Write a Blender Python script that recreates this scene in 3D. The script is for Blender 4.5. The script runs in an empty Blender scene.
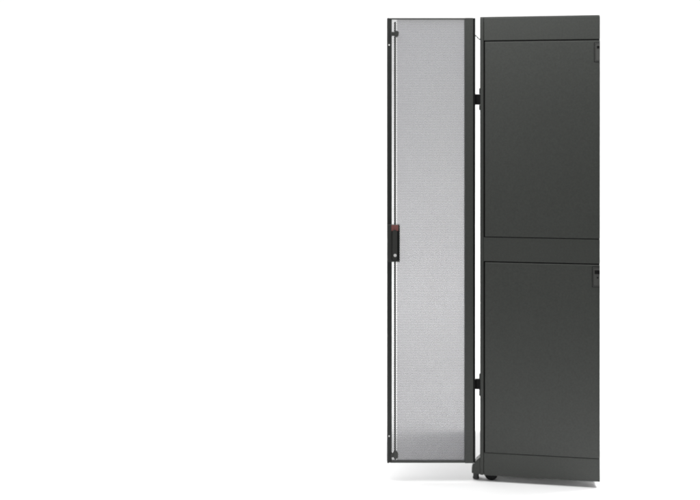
import bpy, bmesh, math
from mathutils import Vector, Matrix
R = math.radians
sc = bpy.context.scene
# ---------------- camera ----------------
F, HY, H = 1050.0, 121.0, 1.544          # focal length in photo pixels, horizon row, eye height
cd = bpy.data.cameras.new('camera'); cam = bpy.data.objects.new('camera', cd)
sc.collection.objects.link(cam); sc.camera = cam
cd.sensor_width = 36; cd.lens = 36*F/700; cd.shift_y = -(250-HY)/700
cd.clip_end = 200; cam.location = (0, 0, H); cam.rotation_euler = (R(90), 0, 0)
# ---------------- light ----------------
w = bpy.data.worlds.new('World'); sc.world = w; w.use_nodes = True
bg = w.node_tree.nodes['Background']; bg.inputs[0].default_value = (1, 1, 1, 1); bg.inputs[1].default_value = 0.3
def area(name, loc, target, sx, sy, power, col=(1, 1, 1), spread=180):
    l = bpy.data.lights.new(name, 'AREA'); l.shape = 'RECTANGLE'; l.size = sx; l.size_y = sy
    l.energy = power; l.color = col; l.spread = R(spread)
    o = bpy.data.objects.new(name, l); sc.collection.objects.link(o); o.location = loc
    o.rotation_euler = (Vector(target)-Vector(loc)).to_track_quat('-Z', 'Y').to_euler()
area('overhead_softbox', (0.2, 5.2, 4.6), (0.2, 6.4, 0), 9.0, 4.0, 455)
area('strip_softbox', (0.5, 3.7, 2.7), (0.8, 4.5, 0.6), 2.2, 1.1, 25)
area('backdrop_fill', (0.6, 6.6, 4.2), (0.6, 8.6, 0.2), 6.0, 0.8, 38, (1, 1, 1), 60)  # added unseen lamp, brightens the sweep behind the door mesh
area('front_fill', (-1.6, 0.2, 2.4), (0.8, 4.5, 1.3), 1.6, 1.6, 26)  # added unseen fill, lightens the side panels
area('side_floor_fill', (2.9, 5.4, 4.0), (1.7, 5.1, 0), 1.2, 1.2, 48, (1, 1, 1), 90)  # added unseen fill, whitens the floor right of the cabinet
sc.view_settings.view_transform = 'Standard'; sc.view_settings.look = 'None'
sc.view_settings.exposure = 0; sc.view_settings.gamma = 1
sc.render.engine = 'CYCLES'; sc.cycles.pixel_filter_type = 'BLACKMAN_HARRIS'; sc.cycles.filter_width = 2.1

# ---------------- materials ----------------
def mat(name, col, rough, metal=0.0, bump=0.0, scale=900, var=0.0, spec=0.5):
    m = bpy.data.materials.new(name); m.use_nodes = True; nt = m.node_tree
    b = nt.nodes['Principled BSDF']
    b.inputs['Base Color'].default_value = (*col, 1); b.inputs['Roughness'].default_value = rough
    b.inputs['Metallic'].default_value = metal; b.inputs['Specular IOR Level'].default_value = spec
    tc = nt.nodes.new('ShaderNodeTexCoord')
    if bump:
        n = nt.nodes.new('ShaderNodeTexNoise'); n.inputs['Scale'].default_value = scale; n.inputs['Detail'].default_value = 3
        bp = nt.nodes.new('ShaderNodeBump'); bp.inputs['Strength'].default_value = bump; bp.inputs['Distance'].default_value = 0.0006
        nt.links.new(tc.outputs['Object'], n.inputs['Vector']); nt.links.new(n.outputs['Fac'], bp.inputs['Height'])
        nt.links.new(bp.outputs['Normal'], b.inputs['Normal'])
    if var:
        n2 = nt.nodes.new('ShaderNodeTexNoise'); n2.inputs['Scale'].default_value = 140; n2.inputs['Detail'].default_value = 6
        n2.inputs['Roughness'].default_value = .75
        cr = nt.nodes.new('ShaderNodeMix'); cr.data_type = 'RGBA'
        cr.inputs[6].default_value = (*[c*(1-var) for c in col], 1); cr.inputs[7].default_value = (*[c*(1+var) for c in col], 1)
        nt.links.new(tc.outputs['Object'], n2.inputs['Vector']); nt.links.new(n2.outputs['Fac'], cr.inputs[0])
        nt.links.new(cr.outputs[2], b.inputs['Base Color'])
        n3 = nt.nodes.new('ShaderNodeTexNoise'); n3.inputs['Scale'].default_value = 6; n3.inputs['Detail'].default_value = 4
        mr = nt.nodes.new('ShaderNodeMapRange'); mr.inputs['To Min'].default_value = rough-.06; mr.inputs['To Max'].default_value = rough+.06
        nt.links.new(tc.outputs['Object'], n3.inputs['Vector']); nt.links.new(n3.outputs['Fac'], mr.inputs['Value'])
        nt.links.new(mr.outputs['Result'], b.inputs['Roughness'])
    return m
M = dict(
    coat=mat('charcoal_powder_coat', (.0342, .0368, .0332), .44, bump=.5, var=.5, spec=.4),
    mesh=mat('perforated_steel_coat', (.085, .086, .1), .45),
    black=mat('black_rubber_and_shade', (.004, .004, .004), .6, spec=.15),  # rubber parts, and plates that stand in for shade in recesses
    dark=mat('dark_steel', (.018, .018, .018), .45, bump=.3),
    latch=mat('charcoal_plastic', (.05, .051, .048), .4),
    stile=mat('dark_powder_coat', (.016, .017, .016), .42, bump=.4, var=.3, spec=.4),
    plastic=mat('black_plastic', (.022, .023, .021), .4, bump=.2),
    red=mat('dull_red_inlay', (.16, .055, .05), .5),
    steel=mat('bright_steel', (.85, .85, .84), .35, metal=.5),
    white=mat('white_studio_paper', (.86, .86, .86), .9, spec=.1),
    added_floor=mat('added_grey_floor', (.16, .16, .16), .7),
    zinc=mat('zinc_plate', (.75, .75, .74), .5, metal=.2),
)

# ---------------- helpers ----------------
def link(name, bm, m, parent=None, smooth=False):
    me = bpy.data.meshes.new(name); bm.normal_update(); bm.to_mesh(me); bm.free()
    me.materials.append(m)
    if smooth: me.shade_smooth()
    o = bpy.data.objects.new(name, me); sc.collection.objects.link(o)
    if parent: o.parent = parent
    return o
def box(bm, x0, x1, y0, y1, z0, z1, bev=0.0, seg=2):
    r = bmesh.ops.create_cube(bm, size=1.0)
    vs = r['verts']
    bmesh.ops.scale(bm, vec=(x1-x0, y1-y0, z1-z0), verts=vs)
    bmesh.ops.translate(bm, vec=((x0+x1)/2, (y0+y1)/2, (z0+z1)/2), verts=vs)
    if bev:
        es = list({e for v in vs for e in v.link_edges})
        bmesh.ops.bevel(bm, geom=es, offset=bev, segments=seg, affect='EDGES', profile=.5)
def cyl(bm, c, r, h, axis='Z', seg=24, r2=None, bev=0.0):
    mt = Matrix.Translation(c)
    if axis == 'Y': mt = mt @ Matrix.Rotation(R(90), 4, 'X')
    if axis == 'X': mt = mt @ Matrix.Rotation(R(90), 4, 'Y')
    res = bmesh.ops.create_cone(bm, cap_ends=True, segments=seg, radius1=r, radius2=r if r2 is None else r2, depth=h, matrix=mt)
    if bev:
        es = [e for e in {e for v in res['verts'] for e in v.link_edges} if any(len(f.verts) > 4 for f in e.link_faces)]
        bmesh.ops.bevel(bm, geom=es, offset=bev, segments=2, affect='EDGES')
def prism(bm, pts, y0, y1, bev=0.0):     # pts in the x-z plane
    a = [bm.verts.new((x, y0, z)) for x, z in pts]; b = [bm.verts.new((x, y1, z)) for x, z in pts]
    fs = [bm.faces.new(a), bm.faces.new(b[::-1])]
    n = len(pts)
    for i in range(n): fs.append(bm.faces.new((a[i], b[i], b[(i+1) % n], a[(i+1) % n])))
    bmesh.ops.recalc_face_normals(bm, faces=fs)
    if bev: bmesh.ops.bevel(bm, geom=list({e for f in fs for e in f.edges}), offset=bev, segments=2, affect='EDGES')
def tube(bm, pts, r, seg=8):
    rings = []
    for i, p in enumerate(pts):
        p = Vector(p); d = (Vector(pts[min(i+1, len(pts)-1)])-Vector(pts[max(i-1, 0)])).normalized()
        u = d.orthogonal().normalized(); v = d.cross(u)
        rings.append([bm.verts.new(p+(u*math.cos(a)+v*math.sin(a))*r) for a in [2*math.pi*k/seg for k in range(seg)]])
    for q0, q1 in zip(rings, rings[1:]):
        for k in range(seg): bm.faces.new((q0[k], q0[(k+1) % seg], q1[(k+1) % seg], q1[k]))
    bm.faces.new(rings[0][::-1]); bm.faces.new(rings[-1])

# ---------------- setting: white studio sweep ----------------
bm = bmesh.new()
v = [bm.verts.new(p) for p in ((-14, -8, -.004), (14, -8, -.004), (14, 12, -.004), (-14, 12, -.004))]; bm.faces.new(v)
fl = link('floor', bm, M['added_floor']); fl['kind'] = 'structure'      # unseen grey floor, added to cut light bounce onto the lower panels
bm = bmesh.new(); prof = [(3.0, 0)] + [(8 + 1.6*math.sin(a), 1.6-1.6*math.cos(a)) for a in [R(5*i) for i in range(19)]] + [(9.6, 8)]
rows = [[bm.verts.new((x, y, z)) for x in (-14, 14)] for y, z in prof]
for a, b in zip(rows, rows[1:]): bm.faces.new((a[0], a[1], b[1], b[0]))
bd = link('backdrop', bm, M['white'], smooth=True); bd['kind'] = 'structure'   # white paper sweep the rack stands on

# ---------------- the cabinet ----------------
TH = math.atan(F/5964.0); c_, s_ = math.cos(TH), math.sin(TH)
AY = 4.5; AX = (480-350)/F*AY
cab = bpy.data.objects.new('server_cabinet', None); sc.collection.objects.link(cab)
cab.location = (AX, AY, 0); cab.rotation_euler = (0, 0, -TH)
cab['label'] = 'tall charcoal server rack cabinet with its narrow perforated door swung open'
cab['category'] = 'server cabinet'
def S(px):                                # distance along the cabinet side for a photo column
    q = (px-350)/F
    return (q*AY-AX)/(c_+q*s_)
def Z(py, px=482):
    return H-(py-HY)/F*(AY-S(px)*s_)
L = S(600); D = 0.75                      # visible length of the side, width of the rack
zt, z1, z2, z3, z4, z5, zb = Z(17), Z(41.4), Z(236.9), Z(261.7), Z(452.3), Z(452.3), Z(475)
g = .0026                                 # half a panel gap
xp = S(483.9)                             # front post / panel seam
P = .018                                  # panel thickness

bm = bmesh.new()                          # posts
box(bm, 0, xp-.0012, 0, .045, zb, zt-.004, .0025)
link('corner_post', bm, M['coat'], cab)
bm = bmesh.new(); box(bm, 0, xp-.0012, D-.045, D, zb, zt-.004, .0025); link('corner_post', bm, M['coat'], cab)
bm = bmesh.new()                          # dark inner frame behind the seams
box(bm, xp-.006, L-.0003, .0125, .03, zb+.001, zt-.02)
link('inner_frame', bm, M['black'], cab)
bm = bmesh.new(); box(bm, xp, L, -.0005, .012, z1+g, zt-.0045, .0018); link('top_rail', bm, M['coat'], cab)
bm = bmesh.new(); box(bm, xp-.001, L, 0.0, .011, z3+g, z2-g*.6, .0018); link('middle_rail', bm, M['coat'], cab)
bm = bmesh.new(); box(bm, xp, L, -.0005, .012, zb, z4-.0008, .0016); link('base_rail', bm, M['coat'], cab)
bm = bmesh.new()
box(bm, .0, L-.001, .003, D-.003, zt-.0035, zt, .001)
link('roof', bm, M['coat'], cab)
bm = bmesh.new(); box(bm, .02, L-.004, .0305, D-.02, zb+.004, zb+.03); link('bounce_tray', bm, M['zinc'], cab)  # unseen tray, made pale to bounce light onto the floor below
bm = bmesh.new(); box(bm, L-.02, L-.0015, .031, D-.019, zb+.031, zt-.006, .001); link('end_panel', bm, M['coat'], cab)
bm = bmesh.new(); box(bm, xp, L, D-P, D, zb, zt-.0045, .0018); link('far_side_panel', bm, M['coat'], cab)

def side_panel(za, zb_, name='side_panel'):   # za bottom, zb_ top
    bm = bmesh.new(); box(bm, xp+.0042, L, -.002, .0105, za, zb_, .0022, 3)
    return link(name, bm, M['coat'], cab)
pu = side_panel(z2+g*.7, z1-g)
pl = side_panel(z4+.0008, z3-g)
def latch(parent, x0p, ytop, ybot, slot, dot):
    x0 = S(x0p); za, zb_ = Z(ybot, 598), Z(ytop, 598)
    bm = bmesh.new()                      # moulded frame: four bars round a lower field
    t = .0028
    box(bm, x0, L-.0006, -.0046, -.0012, zb_-t, zb_, .0008)
    box(bm, x0, L-.0006, -.0046, -.0012, za, za+t, .0008)
    box(bm, x0, x0+t, -.0044, -.0012, za+t*.6, zb_-t*.6, .0008)
    box(bm, x0+t+.0012, L-.0008, -.0036, -.0012, za+t+.0015, zb_-t-.0015, .001)
    la = link('panel_latch', bm, M['latch'], parent)
    bm = bmesh.new(); box(bm, x0-.0026, L-.0004, -.0028, -.0018, za-.0024, zb_+.0026); link('latch_seam', bm, M['black'], parent)
    bm = bmesh.new()
    sx0, sx1, sy0, sy1 = slot
    box(bm, S(sx0), min(S(sx1), L-.001), -.0052, -.003, Z(sy1, 598), Z(sy0, 598), .0009)
    if dot: cyl(bm, (S(dot[0]), -.0042, Z(dot[1], 598)), .0034, .0022, 'Y', 14)
    o = link('slot_shade_plate', bm, M['black'], la)  # raised black plate, the slot's shade put into its colour
    return la
latch(pu, 594.6, 43.2, 61.6, (596.8, 600, 46, 48.6), None)
latch(pl, 592.6, 267.3, 286.6, (594.6, 599.6, 270.2, 274), (597.6, 277.6))

# base: corner bracket, levelling feet, castors
def B(px, py): return (S(px), Z(py, 480))
bm = bmesh.new()
prism(bm, [B(480.2, 457.5), B(475.2, 462), B(475, 463.4), B(472.6, 465.2), B(471.8, 467.5), B(471.6, 473.8), B(480.2, 474.6)], .004, .06, .0018)
link('stabilizer_bracket', bm, M['coat'], cab)
def foot(x, y):
    bm = bmesh.new()
    cyl(bm, (x, y, .0065), .0145, .011, 'Z', 24, .0135, .002)
    cyl(bm, (x, y, .021), .0125, .022, 'Z', 12)
    link('levelling_foot', bm, M['dark'], cab)
foot(S(475.6), .033); foot(S(475.6), D-.04)
def caster(x, y):
    bm = bmesh.new()
    box(bm, x-.018, x+.018, y-.02, y-.016, .009, zb+.006, .001); box(bm, x-.014, x+.014, y+.016, y+.02, .012, zb+.006, .001)
    box(bm, x-.014, x+.014, y-.019, y+.019, zb-.0005, zb+.0035)
    f = link('caster', bm, M['black'], cab)
    bm = bmesh.new(); cyl(bm, (x, y, .0285), .0285, .028, 'Y', 32, None, .004)
    link('wheel', bm, M['black'], f)
caster(S(490.8), .034); caster(S(490.8), D-.06); caster(L-.06, D-.06); caster(L-.05, .16)

# ---------------- the door ----------------
YD = 4.485; k = YD/F
door_o = Vector(((475.5-350)*k, YD, 0))
X = lambda px: (px-475.5)*k
ZD = lambda py: H-(py-HY)*k
T = .030
bm = bmesh.new()
top, bot = ZD(17.9), ZD(463.2)
box(bm, X(464.9), X(473.2), 0, T, bot, top, .0016)                        # hinge stile
box(bm, X(390.5), X(465.0), .003, T-.002, ZD(19.4), top-.0006, .001)      # top rail
box(bm, X(390.5), X(465.0), .003, T-.002, bot+.0006, ZD(461.6), .001)     # bottom rail
door = link('door', bm, M['coat'], cab)
door.location = Matrix.Rotation(TH, 3, 'Z') @ (door_o-Vector((AX, AY, 0)))
door.rotation_euler = (0, 0, TH)
bm = bmesh.new()
box(bm, X(387.1), X(389.4), .001, T, bot, top, .003, 3)                   # rounded outer edge
box(bm, X(389.1), X(391.9), .007, T-.003, bot+.0006, top-.0006)           # recessed channel
link('latch_stile', bm, M['stile'], door)
bm = bmesh.new(); box(bm, X(473.3), X(475.5), .004, T+.004, bot+.001, top-.001, .001)
link('hinge_edge_seal', bm, M['black'], door)
# perforated sheet: staggered six-sided holes punched right through
pitch = 1.36*k; rh = pitch*math.sqrt(3)/2
xa, xb, za, zb_ = X(390.6), X(466.2), ZD(462.6), ZD(18.6)
ncol = int((xb-xa)/pitch)+1; nrow = int((zb_-za)/rh)+1
V, Fc = [], []; idx = {}
def vid(x, z, y):
    key = (round(x*2e5), round(z*2e5), y)
    i = idx.get(key)
    if i is None: i = idx[key] = len(V); V.append((x, y, z))
    return i
y0, y1 = .016, .0172
Rr = pitch/math.sqrt(3)
HX = [(math.sin(R(60*q)), math.cos(R(60*q))) for q in range(6)]
for r in range(nrow):
    zc = zb_-rh*r
    for cc in range(ncol):
        xc = xa+pitch*(cc+(.5 if r % 2 else 0))
        f = .74 if xc < X(396.9) else .515
        oi = [vid(xc+a*Rr, zc+b*Rr, y0) for a, b in HX]; ob = [vid(xc+a*Rr, zc+b*Rr, y1) for a, b in HX]
        n0 = len(V)
        V += [(xc+a*Rr*f, y0, zc+b*Rr*f) for a, b in HX] + [(xc+a*Rr*f, y1, zc+b*Rr*f) for a, b in HX]
        for q in range(6):
            p = (q+1) % 6
            Fc.append((oi[q], oi[p], n0+p, n0+q)); Fc.append((ob[p], ob[q], n0+6+q, n0+6+p))
            Fc.append((n0+q, n0+p, n0+6+p, n0+6+q))
me = bpy.data.meshes.new('perforated_panel'); me.from_pydata(V, [], Fc); me.update(); me.materials.append(M['mesh'])
po = bpy.data.objects.new('perforated_panel', me); sc.collection.objects.link(po); po.parent = door
# latch rod, guides
bm = bmesh.new(); cyl(bm, (X(395.1), .008, (ZD(22)+ZD(458))/2), .0040, ZD(22)-ZD(458), 'Z', 16, None, .0008)
link('latch_rod', bm, M['plastic'], door, False)
bm = bmesh.new()
box(bm, X(391), X(396.5), .0, .014, ZD(36), ZD(31.8), .0012)
prism(bm, [(X(394.6), ZD(31)), (X(397.6), ZD(31)), (X(398.7), ZD(32.5)), (X(398.7), ZD(35.4)), (X(397.6), ZD(37)), (X(394.6), ZD(37))], -.006, .013, .0012)
link('rod_guide', bm, M['plastic'], door)
bm = bmesh.new()
box(bm, X(391), X(395), .0, .014, ZD(457.5), ZD(453.6), .0012)
prism(bm, [(X(393.6), ZD(452)), (X(395), ZD(450.8)), (X(396.8), ZD(451.6)), (X(398), ZD(453)), (X(398), ZD(457)), (X(396.2), ZD(458.6)), (X(395.3), ZD(459.8)), (X(394), ZD(458)), (X(393.2), ZD(456))], -.006, .013, .0012)
link('rod_guide', bm, M['plastic'], door)
for yy in (45.2, 436):
    bm = bmesh.new(); cyl(bm, (X(389.1), .0, ZD(yy)), .0028, .004, 'Y', 16, None, .0006)
    link('screw', bm, M['zinc'], door, True)
# swing handle
bm = bmesh.new()
box(bm, X(387.6), X(399.8), -.006, .016, ZD(261.8), ZD(224.6), .0016)
link('handle_housing', bm, M['plastic'], door)
bm = bmesh.new(); box(bm, X(391.4), X(398.2), -.0085, -.0055, ZD(230.8), ZD(225), .001)
link('handle_inlay', bm, M['red'], door)
bm = bmesh.new(); box(bm, X(391.6), X(398.9), -.0078, -.0058, ZD(259.5), ZD(229.3), .0008)
link('lever_shade_plate', bm, M['black'], door)  # proud black plate painting the shadow around the lever
bm = bmesh.new()
pts = []
cx, rr = X(394.6), 2.5*k
for i in range(13):
    a = R(180*i/12); pts.append((cx+rr*math.cos(a), ZD(232)+rr*math.sin(a)))
pts += [(cx-rr*1.05, ZD(259.3)), (cx+rr*1.05, ZD(259.3))]
prism(bm, pts, -.02, -.0076, .0022)
link('handle_lever', bm, M['plastic'], door)
bm = bmesh.new(); cyl(bm, (X(394.9), -.0215, ZD(254.8)), .0062, .005, 'Y', 28, None, .0012)
link('lock_cylinder', bm, M['steel'], door, False)
bm = bmesh.new(); box(bm, X(394.9)-.0004, X(394.9)+.0004, -.0246, -.0238, ZD(254.8)-.0034, ZD(254.8)+.0034)
link('keyhole', bm, M['black'], door)

# hinges and grounding wire between door and cabinet
def inv(px, py, y=4.497):                 # photo point at a depth -> cabinet coordinates
    p = Vector(((px-350)/F*y, y, H-(py-HY)/F*y))
    return Matrix.Rotation(TH, 3, 'Z') @ (p-Vector((AX, AY, 0)))
for ya, yb, e0, e1 in ((94.2, 104.8, 88.2, 110.2), (379.7, 389.6, 374.4, 396.4)):
    bm = bmesh.new(); a = inv(475.2, yb); b = inv(480.3, ya)
    box(bm, a.x, b.x+.002, .0, .022, a.z, b.z, .0016)
    cyl(bm, ((inv(476.6, ya)).x, .002, (a.z+b.z)/2), .0062, b.z-a.z-.002, 'Z', 18, None, .001)
    h = link('hinge', bm, M['black'], cab)
    bm = bmesh.new(); c0, c1 = inv(478.9, e1), inv(480.1, e0)
    box(bm, c0.x, c1.x+.001, .006, .02, c0.z, a.z-.001, .001); link('hinge_pin', bm, M['plastic'], h)
    bm = bmesh.new(); box(bm, c0.x, c1.x+.001, .006, .02, b.z+.001, c1.z, .001); link('hinge_pin', bm, M['plastic'], h)
bm = bmesh.new()
q0, q1 = inv(474.6, 35.6), inv(480.8, 39.2)
pts = [q0.lerp(q1, t)+Vector((0, 0, .003*math.sin(t*6.28)-.002*math.sin(t*3.14))) for t in [i/10 for i in range(11)]]
tube(bm, pts, .0023); link('grounding_wire', bm, M['black'], cab, True)
